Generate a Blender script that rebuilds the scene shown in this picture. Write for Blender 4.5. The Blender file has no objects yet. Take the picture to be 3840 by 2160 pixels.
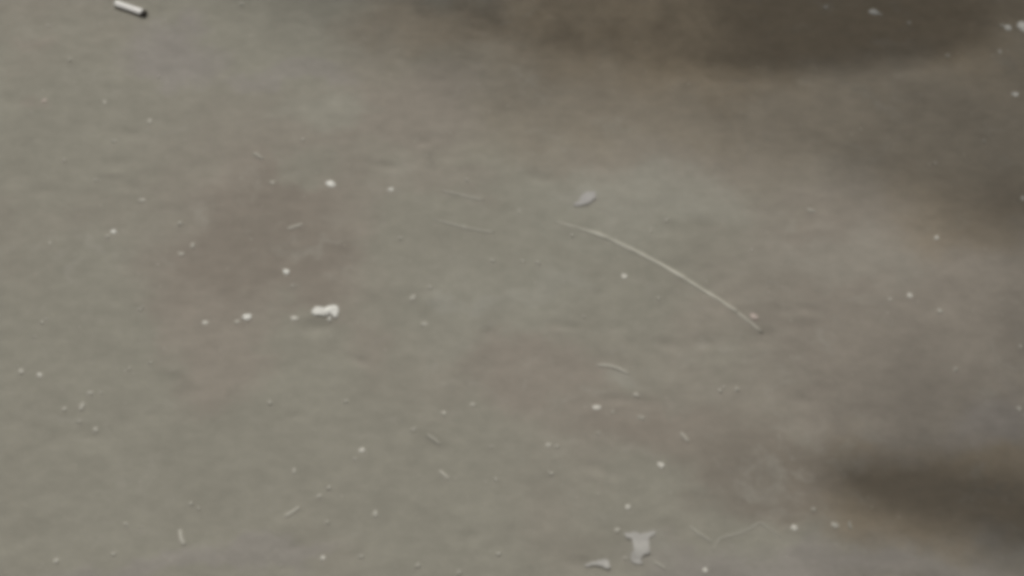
import bpy, bmesh, math, random
import numpy as np
from mathutils import Vector, Matrix

random.seed(7)
RNG = np.random.RandomState(11)
SC = bpy.context.scene
COL = SC.collection

# ------------------------------------------------------------------ camera
PITCH = math.radians(60.0)          # below the horizon
DIST = 1.305                        # metres to the centre of the view
HFOV = math.radians(40.0)
CAM_LOC = Vector((0.0, -DIST * math.cos(PITCH), DIST * math.sin(PITCH)))
cd = bpy.data.cameras.new('camera')
cd.sensor_width = 36.0
cd.lens = 18.0 / math.tan(HFOV / 2)
cd.clip_start = 0.01
cd.clip_end = 500.0
cam = bpy.data.objects.new('camera', cd)
COL.objects.link(cam)
cam.location = CAM_LOC
cam.rotation_euler = (math.pi / 2 - PITCH, 0, 0)
SC.camera = cam

# ------------------------------------------------------------------ light
SUN_EL = math.radians(52.0)
SUN_AZ = math.radians(-14.0)        # from +Y towards -X
S = Vector((math.cos(SUN_EL) * math.sin(SUN_AZ), math.cos(SUN_EL) * math.cos(SUN_AZ), math.sin(SUN_EL)))
SUN_STRENGTH = 2.5
SKY_STRENGTH = 0.056
w = bpy.data.worlds.new('World')
SC.world = w
w.use_nodes = True
nt = w.node_tree
nt.nodes.clear()
sky = nt.nodes.new('ShaderNodeTexSky')
sky.sky_type = 'NISHITA'
sky.sun_disc = False
sky.sun_elevation = SUN_EL
sky.sun_rotation = SUN_AZ
sky.air_density = 0.6
sky.dust_density = 6.0
sky.ozone_density = 0.0
hs = nt.nodes.new('ShaderNodeHueSaturation')
hs.inputs['Saturation'].default_value = 0.06
bg = nt.nodes.new('ShaderNodeBackground')
bg.inputs['Strength'].default_value = SKY_STRENGTH
wo = nt.nodes.new('ShaderNodeOutputWorld')
nt.links.new(sky.outputs['Color'], hs.inputs['Color'])
nt.links.new(hs.outputs['Color'], bg.inputs['Color'])
nt.links.new(bg.outputs['Background'], wo.inputs['Surface'])
sd = bpy.data.lights.new('sun', 'SUN')
sd.energy = SUN_STRENGTH
sd.angle = math.radians(1.2)
sd.color = (1.0, 0.982, 0.945)
sun = bpy.data.objects.new('sun', sd)
COL.objects.link(sun)
sun.rotation_euler = S.to_track_quat('Z', 'Y').to_euler()
sun.location = S * 20

SC.view_settings.view_transform = 'Standard'
SC.view_settings.look = 'None'
SC.view_settings.exposure = 0.0
SC.view_settings.gamma = 1.0
SC.render.engine = 'CYCLES'
SC.cycles.pixel_filter_type = 'BLACKMAN_HARRIS'
SC.cycles.filter_width = 5.4        # soft phone-video frame
SC.cycles.max_bounces = 5

# ------------------------------------------------------------------ helpers
R3 = cam.rotation_euler.to_matrix()
def ray(sx, sy):
    t = math.tan(HFOV / 2)
    return R3 @ Vector(((sx / 1920.0 - 1) * t, (1 - sy / 1080.0) * t * 9 / 16, -1.0))
def gp(sx, sy):
    """photograph pixel (3840 x 2160) -> point on the ground, z = 0"""
    d = ray(sx, sy)
    k = -CAM_LOC.z / d.z
    return Vector((CAM_LOC.x + d.x * k, CAM_LOC.y + d.y * k, 0.0))

def hashn(ix, iy, seed):
    n = (ix.astype(np.int64) * 374761393 + iy.astype(np.int64) * 668265263 + seed * 144665) & 0xffffffff
    n = ((n ^ (n >> 13)) * 1274126177) & 0xffffffff
    n = (n ^ (n >> 16)) & 0xffff
    return n / 65535.0
def vnoise(x, y, seed):
    ix = np.floor(x); iy = np.floor(y)
    fx = x - ix; fy = y - iy
    fx = fx * fx * fx * (fx * (fx * 6 - 15) + 10); fy = fy * fy * fy * (fy * (fy * 6 - 15) + 10)
    a = hashn(ix, iy, seed); b = hashn(ix + 1, iy, seed)
    c = hashn(ix, iy + 1, seed); d = hashn(ix + 1, iy + 1, seed)
    return (a * (1 - fx) + b * fx) * (1 - fy) + (c * (1 - fx) + d * fx) * fy - 0.5

# dents and low ridges seen in the photograph: (px, py, rx, ry, tilt deg, depth mm)
DENTS = [
    (1447, 623, 48, 14, 14, -0.9), (1587, 532, 30, 14, 20, -0.8), (2028, 670, 46, 24, 15, -1.1), (1777, 109, 36, 12, 18, -0.7),
    (2125, 1227, 75, 12, 4, -0.8), (2317, 1231, 26, 18, 0, -0.9), (2498, 1289, 46, 20, 12, -0.8), (2638, 1281, 60, 24, 0, -0.8),
    (1835, 1246, 28, 22, 30, -0.8), (1346, 1351, 40, 14, 20, -0.9), (1101, 1561, 30, 14, 0, -0.6), (1618, 1672, 60, 24, 25, -0.8),
    (1113, 2050, 24, 16, 0, -0.7), (1767, 2015, 28, 18, 30, -0.7), (1370, 2040, 24, 50, 0, -0.7), (760, 2010, 26, 40, 0, -0.7),
    (160, 715, 46, 26, 0, -0.7), (60, 380, 60, 30, 10, -0.7), (500, 500, 70, 22, 6, -0.7), (430, 610, 60, 26, 0, -0.7),
    (1080, 960, 26, 46, 0, -0.8), (1190, 1225, 70, 26, 0, -1.0), (2870, 1250, 40, 30, 0, -0.7), (2960, 1170, 60, 14, 12, -0.8),
    (3040, 1165, 46, 14, 14, -0.8), (120, 2010, 60, 26, -20, -0.6), (180, 1850, 60, 22, -25, -0.6), (340, 1640, 40, 18, 0, -0.5),
    (2200, 2110, 60, 18, 0, -0.9), (2260, 1765, 60, 16, 22, -0.7), (1930, 1980, 20, 40, 0, -0.7), (700, 1470, 40, 22, 10, -0.6),
    (3015, 1500, 50, 16, 20, -0.7), (2300, 1500, 60, 16, 0, -0.7), (2640, 850, 60, 30, 20, -0.6), (2430, 1510, 50, 18, 10, -0.6),
    # low rises catching the light
    (3007, 1180, 60, 18, 4, 0.9), (1827, 1126, 44, 36, 0, 0.7), (1623, 1122, 40, 28, 0, 0.8), (413, 650, 40, 14, -6, 0.7),
    (1008, 439, 30, 10, 0, 0.5), (262, 225, 34, 14, 30, 0.6), (800, 740, 30, 40, 0, 0.5), (2490, 1940, 30, 22, 0, 0.6),
    (2230, 1792, 40, 16, 15, 0.6), (1635, 500, 40, 12, 30, 0.4), (3270, 1985, 50, 20, 0, 0.5), (2960, 1648, 36, 14, 20, 0.6),
    (2700, 1370, 60, 30, -10, 0.5), (650, 1390, 26, 16, 0, 0.6), (850, 1340, 18, 46, 0, 0.6), (2510, 1420, 60, 30, 0, 0.5),
]
DW = []
for (px, py, rx, ry, tilt, dep) in DENTS:
    c = gp(px, py); k = 0.95 / 3840.0
    DW.append((c.x, c.y, rx * k, ry * k / 0.87, -math.radians(tilt), dep * 0.0016))
def height(x, y):
    x = np.asarray(x, dtype=float); y = np.asarray(y, dtype=float)
    z = 0.0040 * vnoise(x * 3.1, y * 3.1, 1) + 0.0016 * vnoise(x * 11 + 3, y * 11, 2)
    z = z + 0.0006 * vnoise(x * 23, y * 31 + 5, 3) + 0.0004 * vnoise(x * 55 + 9, y * 78, 4) + 0.0003 * vnoise(x * 150, y * 170 + 2, 5)
    for (cx, cy, rx, ry, a, dep) in DW:
        dx = x - cx; dy = y - cy
        u = (dx * math.cos(a) + dy * math.sin(a)) / rx
        v = (-dx * math.sin(a) + dy * math.cos(a)) / ry
        z = z + dep * np.exp(-np.minimum(u * u + v * v, 40.0))
    return z
def hz(x, y):
    return float(height(np.array([x]), np.array([y]))[0])
def on_ground(sx, sy):
    p = gp(sx, sy)
    p.z = hz(p.x, p.y)
    return p

# ------------------------------------------------------------------ materials
def new_mat(name):
    m = bpy.data.materials.new(name)
    m.use_nodes = True
    n = m.node_tree.nodes
    return m, n, m.node_tree.links, n['Principled BSDF']

def speck_mat(name, col, rough=0.75, var=0.35, scale=380):
    m, n, l, b = new_mat(name)
    tc = n.new('ShaderNodeTexCoord')
    oi = n.new('ShaderNodeObjectInfo')
    ad = n.new('ShaderNodeVectorMath'); ad.operation = 'ADD'
    l.new(tc.outputs['Object'], ad.inputs[0]); l.new(oi.outputs['Location'], ad.inputs[1])
    nz = n.new('ShaderNodeTexNoise'); nz.inputs['Scale'].default_value = scale; nz.inputs['Detail'].default_value = 3
    l.new(ad.outputs[0], nz.inputs['Vector'])
    mx = n.new('ShaderNodeMix'); mx.data_type = 'RGBA'
    l.new(nz.outputs['Fac'], mx.inputs['Factor'])
    mx.inputs['A'].default_value = (*[c * (1 - var) for c in col], 1)
    mx.inputs['B'].default_value = (*[min(0.86, c * (1 + var * 0.6)) for c in col], 1)
    l.new(mx.outputs['Result'], b.inputs['Base Color'])
    b.inputs['Roughness'].default_value = rough
    b.inputs['Specular IOR Level'].default_value = 0.25
    bp = n.new('ShaderNodeBump'); bp.inputs['Strength'].default_value = 0.4; bp.inputs['Distance'].default_value = 0.0006
    l.new(nz.outputs['Fac'], bp.inputs['Height']); l.new(bp.outputs['Normal'], b.inputs['Normal'])
    return m

M = {
    'white': speck_mat('white_chalky', (0.72, 0.70, 0.64)),
    'pale': speck_mat('pale_gritty', (0.60, 0.575, 0.51)),
    'dull': speck_mat('dull_gritty', (0.42, 0.40, 0.345), var=0.25),
    'faint': speck_mat('dusty_gritty', (0.335, 0.32, 0.272), var=0.2),
    'pink': speck_mat('pinkish_gritty', (0.50, 0.42, 0.37)),
    'straw': speck_mat('dry_stalk', (0.45, 0.43, 0.365), var=0.4, scale=70),
    'fibre': speck_mat('dry_fibre', (0.40, 0.38, 0.325), var=0.25),
    'scrap': speck_mat('grey_scrap', (0.39, 0.375, 0.345), var=0.42, scale=85),
    'flake': speck_mat('violet_grey_flake', (0.36, 0.345, 0.325), var=0.25, scale=90),
    'paper': speck_mat('white_paper', (0.74, 0.72, 0.68), var=0.06, scale=500),
    'char': speck_mat('charred', (0.045, 0.039, 0.032), var=0.4),
    'leaf': speck_mat('green_leaf', (0.06, 0.085, 0.03), var=0.3, scale=40),
    'caster_bark': speck_mat('caster_brown_bark', (0.12, 0.085, 0.055), var=0.45, scale=35),
}

# ground: worn, dusty, greenish grey hard surface with shade tints painted in, brownish and violet-grey stains
def ground_mat():
    m, n, l, b = new_mat('worn_dusty_ground')
    tc = n.new('ShaderNodeTexCoord')
    P = tc.outputs['Object']
    def noise(scale, detail=4, rough=0.55, vec=P, dist=0.0):
        z = n.new('ShaderNodeTexNoise')
        z.inputs['Scale'].default_value = scale; z.inputs['Detail'].default_value = detail
        z.inputs['Roughness'].default_value = rough; z.inputs['Distortion'].default_value = dist
        l.new(vec, z.inputs['Vector'])
        return z
    def mixc(fac, a, bcol, mode='MIX'):
        mx = n.new('ShaderNodeMix'); mx.data_type = 'RGBA'; mx.blend_type = mode
        for sock, v in (('Factor', fac), ('A', a), ('B', bcol)):
            if isinstance(v, bpy.types.NodeSocket): l.new(v, mx.inputs[sock])
            elif isinstance(v, (int, float)): mx.inputs[sock].default_value = v
            else: mx.inputs[sock].default_value = (*v, 1)
        return mx.outputs['Result']
    def mapr(v, a0, a1, b0, b1, smooth=True):
        r = n.new('ShaderNodeMapRange')
        r.interpolation_type = 'SMOOTHSTEP' if smooth else 'LINEAR'
        l.new(v, r.inputs['Value'])
        for k, x in zip(('From Min', 'From Max', 'To Min', 'To Max'), (a0, a1, b0, b1)):
            r.inputs[k].default_value = x
        return r.outputs['Result']
    # warped coordinates so stains and shade tints have ragged outlines
    wn = noise(9, 4, 0.6)
    sub = n.new('ShaderNodeVectorMath'); sub.operation = 'SUBTRACT'
    l.new(wn.outputs['Color'], sub.inputs[0]); sub.inputs[1].default_value = (0.5, 0.5, 0.5)
    scl = n.new('ShaderNodeVectorMath'); scl.operation = 'SCALE'
    l.new(sub.outputs[0], scl.inputs[0]); scl.inputs['Scale'].default_value = 0.16
    wp = n.new('ShaderNodeVectorMath'); wp.operation = 'ADD'
    l.new(P, wp.inputs[0]); l.new(scl.outputs[0], wp.inputs[1])
    W = wp.outputs[0]
    GREEN = (0.240, 0.228, 0.188)
    PINK = (0.242, 0.216, 0.181)
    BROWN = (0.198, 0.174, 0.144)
    SHADE_OLIVE = (0.236, 0.207, 0.163)
    SHADE_UMBER = (0.243, 0.201, 0.144)  # this and the olive: warm brown of the shade, painted into the ground
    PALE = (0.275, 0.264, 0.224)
    VIOL = (0.244, 0.224, 0.204)
    GREEN2 = (0.260, 0.250, 0.208)
    big = noise(4.2, 3, 0.5)
    col = mixc(mapr(big.outputs['Fac'], 0.42, 0.66, 0, 0.55), GREEN, PINK)
    k = 0.95 / 3840.0
    stains_and_shade = [
        # px, py, rx, ry (px), colour, strength
        (450, 1500, 900, 620, GREEN, 0.85), (250, 500, 560, 420, GREEN, 0.8), (1450, 1750, 700, 420, GREEN, 0.8),
        (2330, 1000, 620, 360, GREEN, 0.75), (1850, 1150, 420, 260, GREEN2, 0.6), (2250, 800, 420, 200, GREEN2, 0.6),
        (3650, 1200, 1100, 1150, PINK, 0.85), (3400, 1250, 700, 520, PINK, 0.8), (2850, 250, 1750, 640, SHADE_OLIVE, 0.95), (1750, 60, 620, 190, SHADE_OLIVE, 0.85), (2900, 40, 1600, 430, SHADE_UMBER, 0.9), (3700, 760, 420, 260, SHADE_UMBER, 0.6), (3520, 1790, 700, 200, SHADE_UMBER, 0.75), (3650, 480, 560, 420, SHADE_OLIVE, 0.9),  # olive and umber patches tint the shadowed ground with the shade's brown
        (970, 900, 560, 440, PINK, 0.95), (1000, 900, 440, 340, BROWN, 0.66), (850, 1350, 260, 210, PINK, 0.85), (720, 1150, 220, 160, PINK, 0.7),
        (1480, 430, 420, 280, PINK, 0.85), (1240, 400, 190, 150, GREEN2, 0.75), (1640, 700, 260, 110, PINK, 0.5), (1330, 1260, 160, 120, PINK, 0.6),
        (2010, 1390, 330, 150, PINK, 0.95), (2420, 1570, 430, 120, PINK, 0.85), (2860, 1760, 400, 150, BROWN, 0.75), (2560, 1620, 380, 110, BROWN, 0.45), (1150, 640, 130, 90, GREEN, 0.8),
        (3060, 880, 330, 190, PINK, 0.8), (2480, 620, 560, 130, PINK, 0.45), (120, 130, 150, 70, PINK, 0.6), (130, 400, 90, 60, PINK, 0.5),
        (650, 190, 280, 120, VIOL, 0.75), (1100, 260, 300, 60, VIOL, 0.55), (3720, 1540, 250, 130, VIOL, 0.6),
        (760, 2140, 560, 60, VIOL, 0.6), (2900, 2110, 520, 120, VIOL, 0.65), (3500, 2110, 320, 90, VIOL, 0.45),
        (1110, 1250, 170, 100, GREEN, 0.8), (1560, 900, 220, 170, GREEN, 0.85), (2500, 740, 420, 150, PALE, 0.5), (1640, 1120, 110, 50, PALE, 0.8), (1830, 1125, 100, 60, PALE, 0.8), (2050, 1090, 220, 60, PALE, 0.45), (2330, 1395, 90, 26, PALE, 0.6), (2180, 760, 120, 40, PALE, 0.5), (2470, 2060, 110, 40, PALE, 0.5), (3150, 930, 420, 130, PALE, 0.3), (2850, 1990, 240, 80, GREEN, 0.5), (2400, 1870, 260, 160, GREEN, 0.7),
    ]
    for (px, py, rx, ry, c, st) in stains_and_shade:
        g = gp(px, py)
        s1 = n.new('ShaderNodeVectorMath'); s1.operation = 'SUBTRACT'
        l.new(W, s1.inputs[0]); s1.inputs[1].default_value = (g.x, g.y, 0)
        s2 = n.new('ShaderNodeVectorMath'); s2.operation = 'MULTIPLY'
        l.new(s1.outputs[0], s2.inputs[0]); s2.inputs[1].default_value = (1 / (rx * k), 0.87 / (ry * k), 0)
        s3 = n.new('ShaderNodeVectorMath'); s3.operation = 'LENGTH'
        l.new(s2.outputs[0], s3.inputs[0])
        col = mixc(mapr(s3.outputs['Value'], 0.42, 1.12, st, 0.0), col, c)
    # mottling at several sizes
    st_ = n.new('ShaderNodeVectorMath'); st_.operation = 'MULTIPLY'
    l.new(P, st_.inputs[0]); st_.inputs[1].default_value = (0.62, 1.0, 1.0)
    n1 = noise(26, 5, 0.6, vec=st_.outputs[0], dist=0.4)
    v1 = mapr(n1.outputs['Fac'], 0.3, 0.7, 0.935, 1.06, False)
    n2 = noise(95, 4, 0.6, vec=st_.outputs[0])
    v2 = mapr(n2.outputs['Fac'], 0.3, 0.7, 0.93, 1.065, False)
    n3 = noise(420, 3, 0.6)
    v3 = mapr(n3.outputs['Fac'], 0.3, 0.7, 0.965, 1.035, False)
    mu = n.new('ShaderNodeMath'); mu.operation = 'MULTIPLY'; l.new(v1, mu.inputs[0]); l.new(v2, mu.inputs[1])
    mu2 = n.new('ShaderNodeMath'); mu2.operation = 'MULTIPLY'; l.new(mu.outputs[0], mu2.inputs[0]); l.new(v3, mu2.inputs[1])
    vs = n.new('ShaderNodeVectorMath'); vs.operation = 'SCALE'
    l.new(col, vs.inputs[0]); l.new(mu2.outputs[0], vs.inputs['Scale'])
    col = vs.outputs[0]
    sc_ = n.new('ShaderNodeVectorMath'); sc_.operation = 'MULTIPLY'
    l.new(W, sc_.inputs[0]); sc_.inputs[1].default_value = (0.45, 1.0, 1.0)
    n5 = noise(34, 6, 0.68, vec=sc_.outputs[0], dist=1.2)
    n6 = noise(6, 2, 0.5)
    sf = n.new('ShaderNodeMath'); sf.operation = 'MULTIPLY'
    l.new(mapr(n5.outputs['Fac'], 0.52, 0.72, 0, 0.55), sf.inputs[0]); l.new(mapr(n6.outputs['Fac'], 0.42, 0.62, 0.15, 1.0), sf.inputs[1])
    col = mixc(sf.outputs[0], col, (0.295, 0.28, 0.24))
    n7 = noise(21, 6, 0.66, vec=sc_.outputs[0], dist=0.8)
    col = mixc(mapr(n7.outputs['Fac'], 0.58, 0.76, 0, 0.4), col, (0.172, 0.160, 0.134))
    # pale dust flecks ground into the surface
    n4 = noise(150, 2, 0.5)
    fl = mapr(n4.outputs['Fac'], 0.70, 0.80, 0, 0.35)
    col = mixc(fl, col, (0.36, 0.34, 0.29))
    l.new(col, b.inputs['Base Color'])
    b.inputs['Roughness'].default_value = 0.9
    b.inputs['Specular IOR Level'].default_value = 0.12
    bp = n.new('ShaderNodeBump'); bp.inputs['Strength'].default_value = 0.25; bp.inputs['Distance'].default_value = 0.0015
    hsum = n.new('ShaderNodeMath'); hsum.operation = 'ADD'
    l.new(n2.outputs['Fac'], hsum.inputs[0]); l.new(n3.outputs['Fac'], hsum.inputs[1])
    l.new(hsum.outputs[0], bp.inputs['Height']); l.new(bp.outputs['Normal'], b.inputs['Normal'])
    return m

# ------------------------------------------------------------------ ground sheet
def axis(lo, hi, step, far):
    core = np.arange(lo, hi + step * 0.5, step)
    out = []; d = step
    x = 0.0
    while x < far:
        d *= 1.35
        x += d
        out.append(x)
    out = np.array(out)
    return np.concatenate([(lo - out)[::-1], core, hi + out])
xs = axis(-0.66, 0.66, 0.0028, 60.0)
ys = axis(-0.36, 0.46, 0.0028, 60.0)
X, Y = np.meshgrid(xs, ys)
Z = height(X, Y)
nx, ny = len(xs), len(ys)
co = np.stack([X, Y, Z], -1).reshape(-1, 3)
idx = np.arange(nx * ny).reshape(ny, nx)
faces = np.stack([idx[:-1, :-1], idx[:-1, 1:], idx[1:, 1:], idx[1:, :-1]], -1).reshape(-1, 4)
me = bpy.data.meshes.new('ground')
me.vertices.add(len(co)); me.vertices.foreach_set('co', co.ravel())
me.loops.add(faces.size); me.loops.foreach_set('vertex_index', faces.ravel().astype(np.int32))
me.polygons.add(len(faces))
me.polygons.foreach_set('loop_start', np.arange(0, faces.size, 4, dtype=np.int32))
me.polygons.foreach_set('use_smooth', np.ones(len(faces), dtype=bool))
me.update(); me.validate()
me.materials.append(ground_mat())
ground = bpy.data.objects.new('ground', me)
COL.objects.link(ground)
ground['kind'] = 'structure'

# ------------------------------------------------------------------ object helpers
def link(name, me, parent=None, label=None, cat=None, group=None):
    o = bpy.data.objects.new(name, me)
    COL.objects.link(o)
    if parent: o.parent = parent
    if label: o['label'] = label
    if cat: o['category'] = cat
    if group: o['group'] = group
    return o
def mesh_of(name, bm, mat, smooth=True):
    me = bpy.data.meshes.new(name)
    bm.to_mesh(me); bm.free()
    if smooth:
        me.polygons.foreach_set('use_smooth', [True] * len(me.polygons))
    me.materials.append(mat)
    return me
def tube(bm, pts, radii, sides=8, flat=1.0, cap=True):
    rings = []
    for i, p in enumerate(pts):
        t = (pts[min(i + 1, len(pts) - 1)] - pts[max(i - 1, 0)]).normalized()
        up = Vector((0, 0, 1)) if abs(t.z) < 0.95 else Vector((1, 0, 0))
        a = t.cross(up).normalized(); c = a.cross(t).normalized()
        rings.append([bm.verts.new(p + (a * math.cos(2 * math.pi * k / sides) + c * math.sin(2 * math.pi * k / sides) * flat) * radii[i]) for k in range(sides)])
    for r0, r1 in zip(rings, rings[1:]):
        for k in range(sides):
            bm.faces.new((r0[k], r0[(k + 1) % sides], r1[(k + 1) % sides], r1[k]))
    if cap:
        bm.faces.new(rings[0][::-1]); bm.faces.new(rings[-1])
    bmesh.ops.recalc_face_normals(bm, faces=bm.faces[:])

# lumpy grain shapes, a few shared by all
def lump_mesh(seed, rough):
    rs = random.Random(seed)
    bm = bmesh.new()
    bmesh.ops.create_icosphere(bm, subdivisions=2, radius=1.0)
    cuts = [(Vector((rs.uniform(-1, 1), rs.uniform(-1, 1), rs.uniform(-0.6, 0.9))).normalized(), rs.uniform(0.38, 0.8)) for _ in range(9)]
    for v in bm.verts:
        for d, lim in cuts:
            q = v.co.dot(d)
            if q > lim: v.co -= d * (q - lim) * 0.85
        v.co *= 1 + rs.uniform(-rough, rough)
    bmesh.ops.recalc_face_normals(bm, faces=bm.faces[:])
    return bm
LUMPS = {}
def lump(mat, k):
    key = (mat, k)
    if key not in LUMPS:
        LUMPS[key] = mesh_of('grain_shape', lump_mesh(100 + k, 0.13), M[mat])
    return LUMPS[key]
KPX = 0.95 / 3840.0
def scale_at(sx, sy):
    a = gp(sx - 10, sy); b_ = gp(sx + 10, sy)
    return (b_ - a).length / 20.0
def grain(name, cat, sx, sy, wpx, hpx, tilt, mat, label, zr=0.24, group=None):
    p = on_ground(sx, sy)
    k = scale_at(sx, sy)
    rx = wpx * k / 2; ry = hpx * k / 2 / 0.9
    rz = max(0.0006, min(rx, ry) * zr)
    n = (int(sx) * 7 + int(sy) * 3) % 8
    o = link(name, lump(mat, n), None, label, cat, group)
    o.location = (p.x, p.y, p.z + rz * 0.55)
    o.scale = (rx, ry, rz)
    o.rotation_euler = (0, 0, -math.radians(tilt))
    return o
def fibre(name, cat, pts, rpx, mat, label, lift=0.0, group=None):
    P = [on_ground(*q) for q in pts]
    c = P[len(P) // 2].copy()
    # smooth through the points
    fine = []
    for i in range(len(P) - 1):
        p0 = P[max(i - 1, 0)]; p1 = P[i]; p2 = P[i + 1]; p3 = P[min(i + 2, len(P) - 1)]
        for s in range(4):
            t = s / 4
            fine.append(0.5 * ((2 * p1) + (p2 - p0) * t + (2 * p0 - 5 * p1 + 4 * p2 - p3) * t * t + (3 * p1 - p0 - 3 * p2 + p3) * t ** 3))
    fine.append(P[-1])
    r = rpx * scale_at(*pts[0])
    L = len(fine) - 1
    radii = []
    for i, f in enumerate(fine):
        f.z = hz(f.x, f.y) + r * 0.2 + lift
        e = min(i, L - i) / max(1, L)
        radii.append(r * (0.45 + 0.55 * min(1, e * 6)) * random.uniform(0.88, 1.1))
    bm = bmesh.new()
    tube(bm, [f - c for f in fine], radii, 8, 0.3)
    o = link(name, mesh_of(name, bm, M[mat]), None, label, cat, group)
    o.location = c
    return o

# ------------------------------------------------------------------ cigarette stub
a = on_ground(434, 14); b_ = on_ground(548, 53)
r = 0.0037
stub = link('cigarette_stub', None, None, 'short white cigarette stub with a blackened end near the top left edge', 'cigarette stub')
mid = (a + b_) / 2
stub.location = mid
ax = (b_ - a).normalized()
lift = Vector((0, 0, r * 0.55 + 0.0003))
L = (b_ - a).length
bm = bmesh.new()
ps = [a - mid + lift + ax * L * t for t in (0, 0.02, 0.2, 0.45, 0.7, 0.84, 0.87)]
tube(bm, ps, [r * 0.86, r * 0.97, r, r * 0.97, r * 1.03, r * 1.05, r * 1.0], 20, 0.55)
link('paper_tube', mesh_of('paper_tube', bm, M['paper']), stub)
bm = bmesh.new()
ps = [a - mid + lift + ax * L * t - Vector((0, 0, 0.0006)) * max(0, t - 0.87) * 8 for t in (0.868, 0.90, 0.95, 0.985, 1.0)]
tube(bm, ps, [r * 0.985, r * 1.02, r * 0.98, r * 0.85, r * 0.55], 16, 0.6)
for v in bm.verts: v.co += Vector((random.uniform(-1, 1), random.uniform(-1, 1), random.uniform(-1, 1))) * 0.00025
link('charred_tip', mesh_of('charred_tip', bm, M['char']), stub)

# ------------------------------------------------------------------ the long straw
SP = [(2075, 831), (2148, 852), (2226, 876), (2273, 893), (2350, 930), (2405, 956), (2482, 995), (2560, 1040), (2638, 1089), (2696, 1123), (2754, 1163), (2804, 1202), (2859, 1246)]
straw = link('straw', None, None, 'long thin pale straw curving across the middle of the ground', 'straw')
c0 = on_ground(*SP[6]); straw.location = c0
pts = []
for i in range(len(SP) - 1):
    for s in range(4):
        t = s / 4
        pts.append(on_ground(SP[i][0] * (1 - t) + SP[i + 1][0] * t, SP[i][1] * (1 - t) + SP[i + 1][1] * t))
pts.append(on_ground(*SP[-1]))
zz = [p.z for p in pts]
for i, p in enumerate(pts):
    lo = max(0, i - 5); hi = min(len(pts), i + 6)
    p.z = max(p.z, sum(zz[lo:hi]) / (hi - lo)) + 0.0003
rad = []
for i in range(len(pts)):
    f = i / (len(pts) - 1)
    rad.append((0.0009 + 0.0010 * math.sin(math.pi * min(1, 0.1 + f * 0.95))) * (0.45 + 0.55 * min(1, f * 5)) * (1 + 0.9 * float(vnoise(np.array([i * 0.33]), np.array([0.5]), 77)[0])) * random.uniform(0.85, 1.15))
bm = bmesh.new()
tube(bm, [p - c0 for p in pts], rad, 10, 0.22)
link('stalk', mesh_of('stalk', bm, M['straw']), straw)
for i in (12, 28, 40):
    bm = bmesh.new()
    t = (pts[i + 1] - pts[i - 1]).normalized()
    tube(bm, [pts[i] - c0 + t * d for d in (-0.004, -0.0015, 0.0, 0.0015, 0.004)], [0.0009, 0.0016, 0.0020, 0.0016, 0.0009], 8, 0.4)
    link('node', mesh_of('node', bm, M['straw']), straw)

# ------------------------------------------------------------------ big crumb
def blob_union(name, parts, mat, label, cat):
    c = on_ground(parts[0][0], parts[0][1])
    k = scale_at(parts[0][0], parts[0][1])
    bm = bmesh.new()
    for j, (sx, sy, wpx, hpx, zmm) in enumerate(parts):
        p = on_ground(sx, sy)
        b2 = lump_mesh(500 + j * 13, 0.07)
        bmesh.ops.subdivide_edges(b2, edges=b2.edges[:], cuts=1, use_grid_fill=True)
        tmp = bpy.data.meshes.new('tmp')
        for v in b2.verts:
            q = Vector((v.co.x * wpx * k / 2, v.co.y * hpx * k / 2 / 0.9, v.co.z * zmm * 0.001))
            nz_ = float(vnoise(np.array([q.x * 700 + j]), np.array([q.y * 700]), 9)[0]) * 0.0012
            v.co = q + (p - c) + Vector((nz_, nz_ * 0.7, zmm * 0.0006 + nz_ * 0.5))
        b2.to_mesh(tmp); b2.free()
        bm.from_mesh(tmp); bpy.data.meshes.remove(tmp)
    o = link(name, mesh_of(name, bm, M[mat]), None, label, cat)
    o.location = c
    return o
blob_union('crumb', [(1208, 1166, 76, 46, 1.7), (1257, 1168, 52, 54, 1.6), (1232, 1164, 70, 46, 1.7), (1236, 1194, 20, 26, 1.0), (1184, 1170, 34, 28, 1.2)],
           'white', 'largest lumpy white crumb lying left of the middle of the ground', 'crumb')

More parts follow.
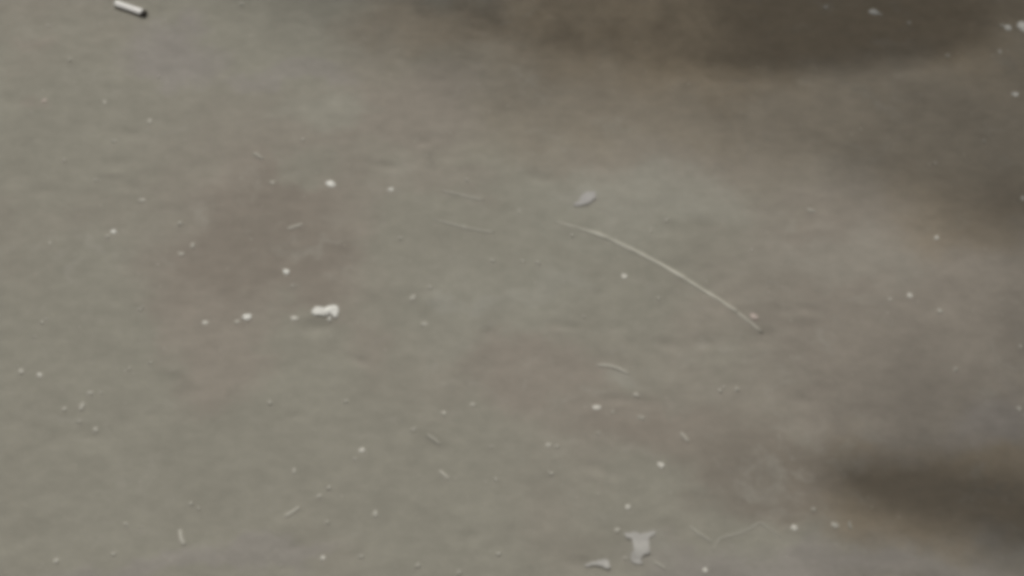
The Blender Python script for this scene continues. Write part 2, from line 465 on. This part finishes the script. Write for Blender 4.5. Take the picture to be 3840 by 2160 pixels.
# ------------------------------------------------------------------ thin torn scraps
def scrap(name, outline, mat, label, cat, wave=0.0012, cell=0.0009):
    pts = [gp(*q) for q in outline]
    c = sum(pts, Vector()) / len(pts)
    c.z = hz(c.x, c.y)
    poly = [(p.x - c.x, p.y - c.y) for p in pts]
    def inside(x, y):
        s = False
        j = len(poly) - 1
        for i in range(len(poly)):
            xi, yi = poly[i]; xj, yj = poly[j]
            if (yi > y) != (yj > y) and x < (xj - xi) * (y - yi) / (yj - yi) + xi: s = not s
            j = i
        return s
    x0 = min(p[0] for p in poly); x1 = max(p[0] for p in poly); y0 = min(p[1] for p in poly); y1 = max(p[1] for p in poly)
    bm = bmesh.new()
    vt = {}; 
    def vert(i, j, top):
        if (i, j, top) not in vt:
            x = x0 + i * cell; y = y0 + j * cell
            jx = float(vnoise(np.array([i * 0.9 + 0.3]), np.array([j * 0.9]), 21)[0]) * cell * 0.8
            wv = float(vnoise(np.array([(x + c.x) * 95]), np.array([(y + c.y) * 95]), 31)[0]) + 0.5
            z = hz(x + c.x, y + c.y) - c.z + 0.0003 + wave * wv
            vt[(i, j, top)] = bm.verts.new((x + jx, y - jx, z + (0.0005 if top else 0)))
        return vt[(i, j, top)]
    cells = set()
    for i in range(int((x1 - x0) / cell) + 1):
        for j in range(int((y1 - y0) / cell) + 1):
            if inside(x0 + (i + .5) * cell, y0 + (j + .5) * cell): cells.add((i, j))
    for (i, j) in cells:
        bm.faces.new([vert(i, j, 1), vert(i + 1, j, 1), vert(i + 1, j + 1, 1), vert(i, j + 1, 1)])
        bm.faces.new([vert(i, j + 1, 0), vert(i + 1, j + 1, 0), vert(i + 1, j, 0), vert(i, j, 0)])
        for (di, dj, e0, e1) in ((-1, 0, (0, 1), (0, 0)), (1, 0, (1, 0), (1, 1)), (0, -1, (0, 0), (1, 0)), (0, 1, (1, 1), (0, 1))):
            if (i + di, j + dj) not in cells:
                A = (i + e0[0], j + e0[1]); B = (i + e1[0], j + e1[1])
                bm.faces.new([vert(*A, 0), vert(*B, 0), vert(*B, 1), vert(*A, 1)])
    bmesh.ops.recalc_face_normals(bm, faces=bm.faces[:])
    o = link(name, mesh_of(name, bm, M[mat], smooth=False), None, label, cat)
    o.location = c
    return o
scrap('torn_scrap', [(2337, 2003), (2352, 1999), (2385, 1997), (2400, 2004), (2436, 1997), (2458, 1990), (2456, 2004), (2436, 2018), (2434, 2040), (2438, 2072), (2428, 2080),
                     (2410, 2084), (2402, 2098), (2412, 2112), (2396, 2116), (2374, 2112), (2364, 2098), (2366, 2080), (2376, 2066), (2374, 2046), (2370, 2022), (2350, 2018)],
      'scrap', 'irregular torn pale grey scrap near the bottom edge, right of centre', 'scrap')
scrap('curled_flake', [(2188, 2120), (2220, 2108), (2262, 2098), (2284, 2102), (2288, 2128), (2276, 2136), (2256, 2124), (2228, 2118), (2204, 2124)],
      'scrap', 'curled pale flake at the bottom edge, left of the torn scrap', 'flake', wave=0.0014)
scrap('thin_flake', [(2176, 740), (2200, 722), (2232, 722), (2232, 745), (2212, 764), (2190, 770), (2160, 776), (2150, 768), (2172, 758)],
      'flake', 'small pale violet-grey flake just above the upper end of the long straw', 'flake', wave=0.0006)

# ------------------------------------------------------------------ single grains, crumbs and chips
G = [
    # name, category, px, py, w, h, tilt, material, label
    ('crumb', 'crumb', 1241, 687, 48, 26, 18, 'white', 'bright white oval crumb in upper middle, tilted down to the right'),
    ('grain', 'grit', 1466, 712, 30, 18, 4, 'white', 'small white grain to the right of the bright white oval crumb'),
    ('crumb', 'crumb', 1072, 1017, 32, 24, 24, 'white', 'white crumb at the lower edge of the brown stain, above the largest crumb'),
    ('crumb', 'crumb', 926, 1186, 42, 27, -20, 'white', 'white crumb left of the largest crumb, tilted up to the right'),
    ('chip', 'chip', 769, 1207, 30, 16, -8, 'pale', 'flat pale chip, the leftmost in the row beside the largest crumb'),
    ('grain', 'grit', 1105, 1192, 38, 19, 10, 'pale', 'pale grain just left of and below the largest white crumb'),
    ('grain', 'grit', 1020, 683, 22, 18, 14, 'dull', 'dull pale grain left of the bright white oval crumb'),
    ('grain', 'grit', 530, 749, 32, 19, 0, 'dull', 'dull oval grain left of the brown stain, below two faint grains'),
    ('grain', 'grit', 425, 868, 25, 19, -15, 'white', 'small bright grain with a short tail on the left greenish ground'),
    ('grain', 'grit', 404, 884, 22, 13, -30, 'dull', 'thin dull tail piece touching the small bright grain at left'),
    ('grain', 'grit', 186, 912, 20, 20, 0, 'dull', 'small round dull grain near the left edge at mid height'),
    ('grain', 'grit', 722, 918, 18, 24, 20, 'dull', 'upper of two dull grains at the left side of the brown stain'),
    ('grain', 'grit', 679, 949, 28, 16, 0, 'dull', 'lower of two dull grains at the left side of the brown stain'),
    ('grain', 'grit', 165, 377, 26, 22, 0, 'pink', 'pinkish pale grain near the left edge below the cigarette stub'),
    ('grain', 'grit', 392, 380, 18, 20, -20, 'dull', 'small dull grain straight below the cigarette stub'),
    ('grain', 'grit', 561, 454, 23, 26, -20, 'dull', 'dull grain below and right of the cigarette stub, tallest of that group'),
    ('grain', 'grit', 427, 528, 24, 18, 10, 'faint', 'faint grain below the dull grain near the cigarette stub'),
    ('crumb', 'crumb', 3279, 41, 48, 26, 12, 'white', 'pale crumb lying in the dark shadow at the top edge'),
    ('grain', 'grit', 3301, 50, 26, 10, 14, 'pale', 'thin pointed piece at the right tip of the crumb in top shadow'),
    ('grain', 'grit', 3098, 25, 26, 22, 0, 'dull', 'dim round grain in the top shadow, left of the pale crumb'),
    ('grain', 'grit', 3409, 82, 18, 22, 10, 'dull', 'dim upright grain in the top shadow, right of the pale crumb'),
    ('crumb', 'crumb', 3782, 102, 34, 26, 30, 'white', 'pale crumb beside the corner crumb at the top right'),
    ('grain', 'grit', 3757, 94, 26, 16, 0, 'dull', 'dull grain on the left of the two top right corner crumbs'),
    ('crumb', 'crumb', 3836, 101, 44, 60, 0, 'white', 'largest crumb of the top right corner, cut by the frame'),
    ('crumb', 'crumb', 3808, 354, 36, 26, 30, 'white', 'pale crumb near the right edge below the corner crumbs'),
    ('grain', 'grit', 3556, 206, 22, 20, 0, 'dull', 'dim grain at the lower rim of the top right shadow'),
    ('grain', 'grit', 3750, 190, 18, 24, 0, 'dull', 'dim grain below the two crumbs of the top right corner'),
    ('grain', 'grit', 3690, 528, 22, 18, 0, 'faint', 'faint grain in the right hand shade above the dark wedge'),
    ('grain', 'grit', 3836, 744, 22, 22, 0, 'pale', 'pale grain cut by the right edge in the dark wedge of shade'),
    ('grain', 'grit', 3513, 893, 26, 24, 0, 'pale', 'single pale round grain on the light band at right'),
    ('grain', 'grit', 3413, 1107, 26, 22, 8, 'pale', 'brightest of three small grains at the right, middle height'),
    ('grain', 'grit', 3339, 1121, 20, 15, 0, 'dull', 'leftmost of three small grains at the right, middle height'),
    ('grain', 'grit', 3525, 1167, 24, 20, 30, 'dull', 'rightmost and lowest of three small grains at the right, middle height'),
    ('grain', 'grit', 3826, 1300, 20, 18, 0, 'dull', 'dull grain at the right edge, below the three small grains'),
    ('grain', 'grit', 3822, 1535, 26, 24, 0, 'dull', 'dull grain at the right edge just above the dark streak'),
    ('grain', 'grit', 2828, 1188, 38, 26, 22, 'pink', 'pinkish crumb touching the lower end of the long straw'),
    ('grain', 'grit', 2341, 1039, 25, 24, 0, 'pale', 'pale round grain below the middle of the long straw'),
    ('grain', 'grit', 1948, 792, 14, 22, 0, 'faint', 'faint upright grain left of the upper straw end'),
    ('crumb', 'crumb', 1548, 1118, 28, 36, 15, 'dull', 'dull upright crumb right of the largest white crumb'),
    ('grain', 'grit', 1614, 1079, 26, 18, 20, 'faint', 'faint grain above and right of the dull upright crumb'),
    ('grain', 'grit', 1590, 1217, 30, 19, -10, 'dull', 'dull grain below the dull upright crumb'),
    ('grain', 'grit', 2238, 1530, 40, 20, -4, 'pale', 'pale flat crumb with a dark underside, below the curved fibre'),
    ('grain', 'grit', 2298, 1547, 15, 20, 0, 'faint', 'faint grain at the right of the pale flat crumb'),
    ('grain', 'grit', 2385, 1481, 32, 18, 14, 'dull', 'dull grain between the curved fibre and the pale flat crumb'),
    ('grain', 'grit', 2405, 1568, 36, 18, 12, 'faint', 'faint long grain right of and below the pale flat crumb'),
    ('grain', 'grit', 149, 1405, 32, 17, 30, 'pale', 'pale slanting grain near the left edge, lower half'),
    ('grain', 'grit', 80, 1392, 26, 22, 0, 'dull', 'dull round grain left of the pale slanting grain'),
    ('grain', 'grit', 336, 1473, 32, 17, -10, 'dull', 'topmost dull grain of the lower left cluster'),
    ('grain', 'grit', 378, 1471, 15, 15, 0, 'faint', 'tiny faint grain right of the topmost grain in lower left cluster'),
    ('grain', 'grit', 241, 1534, 24, 21, -20, 'dull', 'leftmost dull grain of the lower left cluster'),
    ('grain', 'grit', 305, 1526, 26, 40, 8, 'dull', 'tall dull grain in the middle of the lower left cluster'),
    ('grain', 'grit', 295, 1580, 22, 18, 0, 'faint', 'faint grain under the tall grain of the lower left cluster'),
    ('grain', 'grit', 359, 1609, 25, 21, 0, 'dull', 'lowest dull grain of the lower left cluster'),
    ('grain', 'grit', 212, 2105, 26, 24, 0, 'dull', 'dull round grain near the bottom left corner'),
    ('grain', 'grit', 1358, 1691, 27, 21, -35, 'pale', 'pale slanting grain below the centre of the ground'),
    ('grain', 'grit', 1332, 1722, 20, 18, 0, 'faint', 'faint grain just under the pale slanting grain'),
    ('grain', 'grit', 1103, 1763, 18, 28, 6, 'dull', 'upright dull grain left of the pale slanting grain'),
    ('chip', 'chip', 1196, 1862, 34, 16, -28, 'dull', 'small slanted chip above the slanted straw bit at the bottom'),
    ('grain', 'grit', 1408, 1926, 28, 32, 10, 'dull', 'dull blunt crumb in the lower middle of the ground'),
    ('grain', 'grit', 1226, 1959, 22, 18, 0, 'faint', 'faint grain right of the slanted straw bit at the bottom'),
    ('grain', 'grit', 1210, 2093, 20, 22, 0, 'pale', 'pale grain near the bottom edge, left of centre'),
    ('grain', 'grit', 1354, 2089, 32, 18, 0, 'faint', 'faint wide grain right of the pale grain at bottom left centre'),
    ('grain', 'grit', 1567, 2124, 26, 24, -30, 'faint', 'faint grain at the bottom edge, middle of the width'),
    ('grain', 'grit', 1664, 1553, 26, 20, 10, 'dull', 'left one of two dull grains in the lower centre'),
    ('grain', 'grit', 1773, 1520, 26, 18, -10, 'dull', 'right one of two dull grains in the lower centre'),
    ('grain', 'grit', 1552, 1613, 30, 17, -20, 'faint', 'faint grain below and left of the two dull lower centre grains'),
    ('chip', 'chip', 2057, 1671, 30, 19, 4, 'dull', 'left half of a broken flat chip below the centre'),
    ('chip', 'chip', 2088, 1676, 22, 18, 4, 'faint', 'right half of a broken flat chip below the centre'),
    ('grain', 'grit', 2244, 1627, 22, 14, 0, 'faint', 'faint grain above and right of the broken flat chip'),
    ('crumb', 'crumb', 2478, 1747, 33, 25, 22, 'pale', 'pale crumb left of the dark streak, above the torn scrap'),
    ('grain', 'grit', 2354, 1905, 25, 21, 0, 'pale', 'pale square grain above the torn scrap'),
    ('grain', 'grit', 2315, 1990, 25, 21, 0, 'dull', 'dull grain beside the upper left corner of the torn scrap'),
    ('grain', 'grit', 2346, 2092, 24, 12, 0, 'dull', 'dull sliver touching the lower left of the torn scrap'),
    ('grain', 'grit', 2645, 2140, 24, 24, 0, 'pale', 'pale grain at the bottom edge, right of the torn scrap'),
    ('crumb', 'crumb', 2980, 1976, 32, 24, 0, 'pale', 'brightest pale crumb below the dark streak'),
    ('crumb', 'crumb', 3133, 1967, 36, 25, 8, 'dull', 'dull crumb right of the brightest crumb below the dark streak'),
    ('grain', 'grit', 3052, 1909, 24, 20, 0, 'faint', 'faint grain at the lower rim of the dark streak'),
    ('grain', 'grit', 3189, 1970, 16, 40, -10, 'faint', 'faint upright sliver right of the dull crumb below the streak'),
    ('grain', 'grit', 889, 1203, 26, 16, -20, 'dull', 'dull piece at the lower left of the up-tilted white crumb'),
    ('grain', 'grit', 1742, 854, 36, 16, 14, 'faint', 'faint grain lying on the faint fibre left of the straw'),
    ('grain', 'grit', 3042, 790, 40, 16, 20, 'faint', 'faint long grain at the upper rim of the right light band'),
    ('grain', 'grit', 906, 12, 24, 22, 0, 'faint', 'faint grain at the top edge, right of the cigarette stub'),
]
for (nm, cat, sx, sy, wp_, hp_, tl, mt, lb) in G:
    grain(nm, cat, sx, sy, wp_, hp_, tl, mt, lb)

# straw bits and fibres
fibre('straw_bit', 'straw bit', [(1078, 856), (1105, 848), (1135, 838)], 6, 'fibre', 'short pale straw bit inside the brown stain, rising to the right')
fibre('straw_bit', 'straw bit', [(676, 1988), (679, 2012), (684, 2032), (694, 2046)], 9, 'fibre', 'short upright straw bit near the bottom left')
fibre('straw_bit', 'straw bit', [(1066, 1938), (1090, 1925), (1108, 1913), (1122, 1902)], 7, 'fibre', 'slanted straw bit near the bottom, rising to the right')
fibre('straw_bit', 'straw bit', [(1648, 1766), (1666, 1784), (1684, 1800)], 6, 'fibre', 'short straw bit falling to the right, below two dull grains')
fibre('straw_bit', 'straw bit', [(1600, 1632), (1626, 1648), (1650, 1668)], 6, 'faint', 'faint broad straw bit just below the two dull lower centre grains')
fibre('straw_bit', 'straw bit', [(2552, 1622), (2566, 1638), (2582, 1658)], 6, 'fibre', 'short straw bit beside the left tip of the dark streak')
fibre('fibre', 'fibre', [(2238, 1371), (2288, 1374), (2323, 1386), (2354, 1403)], 6, 'fibre', 'short curved fibre right of centre, bent downward at its right end')
fibre('fibre', 'fibre', [(1625, 824), (1690, 842), (1745, 856), (1800, 866), (1854, 874)], 4.5, 'faint', 'lower of two faint fibres left of the straw')
fibre('fibre', 'fibre', [(1655, 718), (1710, 728), (1765, 742), (1816, 752)], 4.5, 'faint', 'upper of two faint fibres left of the straw')
fibre('fibre', 'fibre', [(2672, 2066), (2685, 2040), (2700, 2021), (2735, 2010), (2770, 2000), (2812, 1982), (2852, 1961), (2888, 1984), (2929, 2010)], 3.6, 'faint', 'long faint bent fibre right of the torn scrap')
fibre('fibre', 'fibre', [(2450, 2104), (2475, 2120), (2498, 2134)], 5.5, 'faint', 'faint tail fibre falling right from the foot of the torn scrap')
fibre('fibre', 'fibre', [(2588, 1974), (2615, 1998), (2650, 2020), (2668, 2032)], 5, 'faint', 'faint slanting fibre between the torn scrap and the bent fibre')
fibre('fibre', 'fibre', [(950, 572), (965, 581), (985, 594)], 6, 'faint', 'faint short fibre at the upper rim of the brown stain')

# ------------------------------------------------------------------ fine grit nobody could count
bm = bmesh.new()
rs = random.Random(3)
def grit_at(x, y, r):
    z = hz(x, y)
    m = Matrix.Translation((x, y, z + r * 0.12)) @ Matrix.Rotation(rs.uniform(0, 6.3), 4, 'Z') @ Matrix.Diagonal((r * rs.uniform(0.9, 1.8), r, r * 0.26, 1))
    bmesh.ops.create_icosphere(bm, subdivisions=1, radius=1.0, matrix=m)
faint_px = [(262, 225), (179, 93), (594, 285), (1136, 522), (241, 600), (357, 675), (673, 837), (1096, 1070), (1501, 895), (1847, 980), (1960, 982), (2016, 986), (2820, 938),
            (3508, 612), (524, 1159), (157, 1207), (485, 1380), (563, 1359), (1012, 1510), (1295, 1506), (472, 1967), (718, 1891), (745, 1908), (425, 2081), (1233, 1831), (1724, 2149),
            (2067, 1780), (3585, 1386), (2440, 870), (2500, 830), (2145, 885), (1750, 677), (2470, 1120), (2190, 1190), (2700, 1465), (2765, 1460), (1860, 1800), (1870, 2080)]
for q in faint_px:
    p = gp(*q)
    grit_at(p.x, p.y, 0.0017)
    if rs.random() < 0.6: grit_at(p.x + rs.uniform(-.004, .004), p.y + rs.uniform(-.004, .004), 0.0011)
for _ in range(200):
    x = rs.uniform(-0.62, 0.62); y = rs.uniform(-0.34, 0.44)
    grit_at(x, y, rs.choice((0.0005, 0.0006, 0.0007, 0.0009)))
o = link('fine_grit', mesh_of('fine_grit', bm, M['dull']), None, 'fine pale grit strewn thinly all over the ground', 'grit')
o['kind'] = 'stuff'

# ------------------------------------------------------------------ added tree shape, its limbs and leaves laid out to shade the right side
# (unseen; stands behind and to the right, outside the frame)
def sstep(a0, a1, v):
    t = min(1, max(0, (v - a0) / (a1 - a0)))
    return t * t * (3 - 2 * t)
def interp(x, tab):
    if x <= tab[0][0]: return tab[0][1]
    for (xa, ya), (xb, yb) in zip(tab, tab[1:]):
        if x <= xb: return ya + (yb - ya) * (x - xa) / (xb - xa)
    return tab[-1][1]
shade_caster = link('shade_caster', None, None, 'unseen leafy shadow caster added behind the view to shade its right side', 'shade_caster')
TR = Vector((2.3, 2.6, 0))
shade_caster.location = TR
bm = bmesh.new()
tp = [Vector((0, 0, -0.1)), Vector((0.02, 0.01, 0.3)), Vector((0.0, 0.05, 1.2)), Vector((-0.08, 0.1, 2.2)), Vector((-0.2, 0.15, 3.2)), Vector((-0.35, 0.2, 4.4))]
tube(bm, tp, [0.24, 0.17, 0.14, 0.12, 0.095, 0.05], 14)
link('caster_trunk', mesh_of('caster_trunk', bm, M['caster_bark']), shade_caster)
def caster_limb(pts, radii):
    bm = bmesh.new()
    fine, fr = [], []
    for i in range(len(pts) - 1):
        for s in range(4):
            t = s / 4
            fine.append(pts[i].lerp(pts[i + 1], t)); fr.append(radii[i] * (1 - t) + radii[i + 1] * t)
    fine.append(pts[-1]); fr.append(radii[-1])
    for i in range(1, len(fine) - 1):
        fine[i] = fine[i] + Vector((random.uniform(-1, 1), random.uniform(-1, 1), random.uniform(-1, 1))) * fr[i] * 0.15
    tube(bm, [f - TR for f in fine], [r_ * random.uniform(0.93, 1.07) for r_ in fr], 10)
    return link('caster_limb', mesh_of('caster_limb', bm, M['caster_bark']), shade_caster)
def cast(sx, sy, d):
    return gp(sx, sy) + S * d
# limb placed to throw the dark streak at the lower right
caster_limb([cast(3080, 1755, 2.1), cast(3330, 1802, 2.1), cast(3600, 1872, 2.1), cast(3860, 1940, 2.1), cast(4600, 2100, 2.3), Vector((1.7, 2.2, 2.4)), TR + Vector((0, 0.05, 2.0))],
     [0.010, 0.025, 0.029, 0.033, 0.045, 0.055, 0.07])
# limb placed to throw the dark wedge at the right edge
caster_limb([cast(3460, 780, 4.0), cast(3640, 800, 4.0), cast(3860, 830, 4.0), cast(4600, 800, 3.2), TR + Vector((-0.05, 0.1, 2.4))], [0.006, 0.014, 0.024, 0.04, 0.065])
# added bough carrying the low dense foliage of the shadow caster
caster_limb([cast(2200, -260, 1.3), cast(2900, -330, 1.3), cast(3600, -420, 1.32), cast(4700, -700, 1.8), TR + Vector((0, 0.0, 1.5))], [0.008, 0.014, 0.022, 0.035, 0.06])
caster_limb([TR + Vector((-0.2, 0.15, 3.2)), Vector((1.2, 3.2, 4.0)), Vector((0.3, 3.4, 4.6))], [0.07, 0.04, 0.012])
caster_limb([TR + Vector((-0.1, 0.1, 2.8)), Vector((3.2, 3.2, 3.9)), Vector((3.8, 3.4, 4.6))], [0.07, 0.04, 0.012])

LV, LF = [], []
def leaf(p, ln, wd, n_dir):
    z = n_dir.normalized()
    a = z.orthogonal().normalized()
    a = Matrix.Rotation(rs.uniform(0, 6.283), 3, z) @ a
    b2 = z.cross(a)
    i = len(LV)
    q = p - TR
    LV.extend([q - a * ln / 2, q - a * ln * 0.1 + b2 * wd / 2, q + a * ln / 2, q - a * ln * 0.1 - b2 * wd / 2 , q + z * wd * 0.08])
    LF.extend([(i, i + 4, i + 1), (i + 1, i + 4, i + 2), (i + 2, i + 4, i + 3), (i + 3, i + 4, i)])
# low foliage: outline as its shadow falls on the ground
BOWL = [(1300, -150), (1400, -60), (1486, 6), (1571, 43), (1726, 93), (1900, 158), (2172, 208), (2327, 236), (2482, 255), (2793, 262), (3000, 268), (3150, 256), (3345, 230), (3540, 195), (3694, 155), (3790, 105), (3860, 60), (4100, -80)]
def bowl_density(sx, sy):
    lim = interp(sx, BOWL)
    if sy > lim or sx < 1320 or sx > 4300 or sy < -800: return 0.0
    core = sstep(2600, 2900, sx) * (1 - sstep(3560, 3760, sx))
    d = 0.80 + 2.6 * core
    if sy < -160: d *= max(0.0, 1 - (-160 - sy) / 600)
    return d
def world_to_px(p):
    v = p - CAM_LOC
    q = R3.transposed() @ v
    t = math.tan(HFOV / 2)
    return ((q.x / -q.z / t + 1) * 1920, (1 - q.y / -q.z / (t * 9 / 16)) * 1080)
cell = 0.006
la = 0.010 * 0.0066 * 0.55            # leaf area
yy = 0.15
while yy < 1.2:
    xx = -0.35
    while xx < 1.4:
        g = Vector((xx + rs.uniform(0, cell), yy + rs.uniform(0, cell) , 0))
        sx, sy = world_to_px(g)
        dens = bowl_density(sx, sy)
        want = dens * cell * cell * S.z / (la * 0.8)
        k = int(want) + (1 if rs.random() < want - int(want) else 0)
        for _ in range(k):
            g2 = Vector((xx + rs.uniform(0, cell), yy + rs.uniform(0, cell), 0))
            leaf(g2 + S * rs.uniform(1.18, 1.36), 0.010, 0.0066, S + Vector((rs.uniform(-.7, .7), rs.uniform(-.7, .7), rs.uniform(-.7, .7))))
        xx += cell
    yy += cell
# high thin crown: density grows towards the right of the view
def high_density(sx, sy):
    edge = interp(sx, [(700, -100), (1000, 40), (1400, 190), (1700, 330), (2100, 440), (2600, 500), (3000, 610), (3300, 700), (3600, 810), (4200, 980)])
    top = 1 - sstep(edge - 110, edge + 130, sy)
    right = 0.62 * sstep(2500, 3900, sx) * sstep(900, 1500, sy) * (1 - 0.6 * sstep(1950, 2250, sy))
    d = max(0.60 * top + 0.36 * top * sstep(2700, 3800, sx), right)
    out = 1.0
    if sy < -500: out *= max(0.15, 1 - (-500 - sy) / 1500)
    if sy > 2500: out *= max(0, 1 - (sy - 2500) / 600)
    if sx < 600: out *= max(0, 1 - (600 - sx) / 400)
    if sx > 4600: out *= max(0.2, 1 - (sx - 4600) / 1200)
    return d * out
cell = 0.013
la = 0.022 * 0.012 * 0.55
yy = -0.6
while yy < 1.5:
    xx = -0.9
    while xx < 1.9:
        sx, sy = world_to_px(Vector((xx + cell / 2, yy + cell / 2, 0)))
        want = high_density(sx, sy) * cell * cell * S.z / (la * 0.85)
        k = int(want) + (1 if rs.random() < want - int(want) else 0)
        for _ in range(k):
            g2 = Vector((xx + rs.uniform(0, cell), yy + rs.uniform(0, cell), 0))
            leaf(g2 + S * rs.uniform(3.2, 4.0), 0.022, 0.012, S + Vector((rs.uniform(-.7, .7), rs.uniform(-.7, .7), rs.uniform(-.7, .7))))
        xx += cell
    yy += cell
# the rest of the added crown round the caster's trunk, its shade falls outside the view
for _ in range(5200):
    while True:
        v = Vector((rs.uniform(-1, 1), rs.uniform(-1, 1), rs.uniform(-1, 1)))
        if 0.25 < v.length < 1: break
    p = Vector((2.9 + v.x * 1.9, 3.9 + v.y * 1.5, 4.5 + v.z * 1.3))
    g = p - S * (p.z / S.z)
    if -0.75 < g.x < 0.75 and -0.5 < g.y < 0.6: continue
    leaf(p, 0.07, 0.04, Vector((rs.uniform(-1, 1), rs.uniform(-1, 1), rs.uniform(-.2, 1.2))))
me = bpy.data.meshes.new('caster_crown')
me.from_pydata([tuple(v) for v in LV], [], LF)
me.materials.append(M['leaf'])
link('caster_crown', me, shade_caster)
print('leaves', len(LF) // 4)
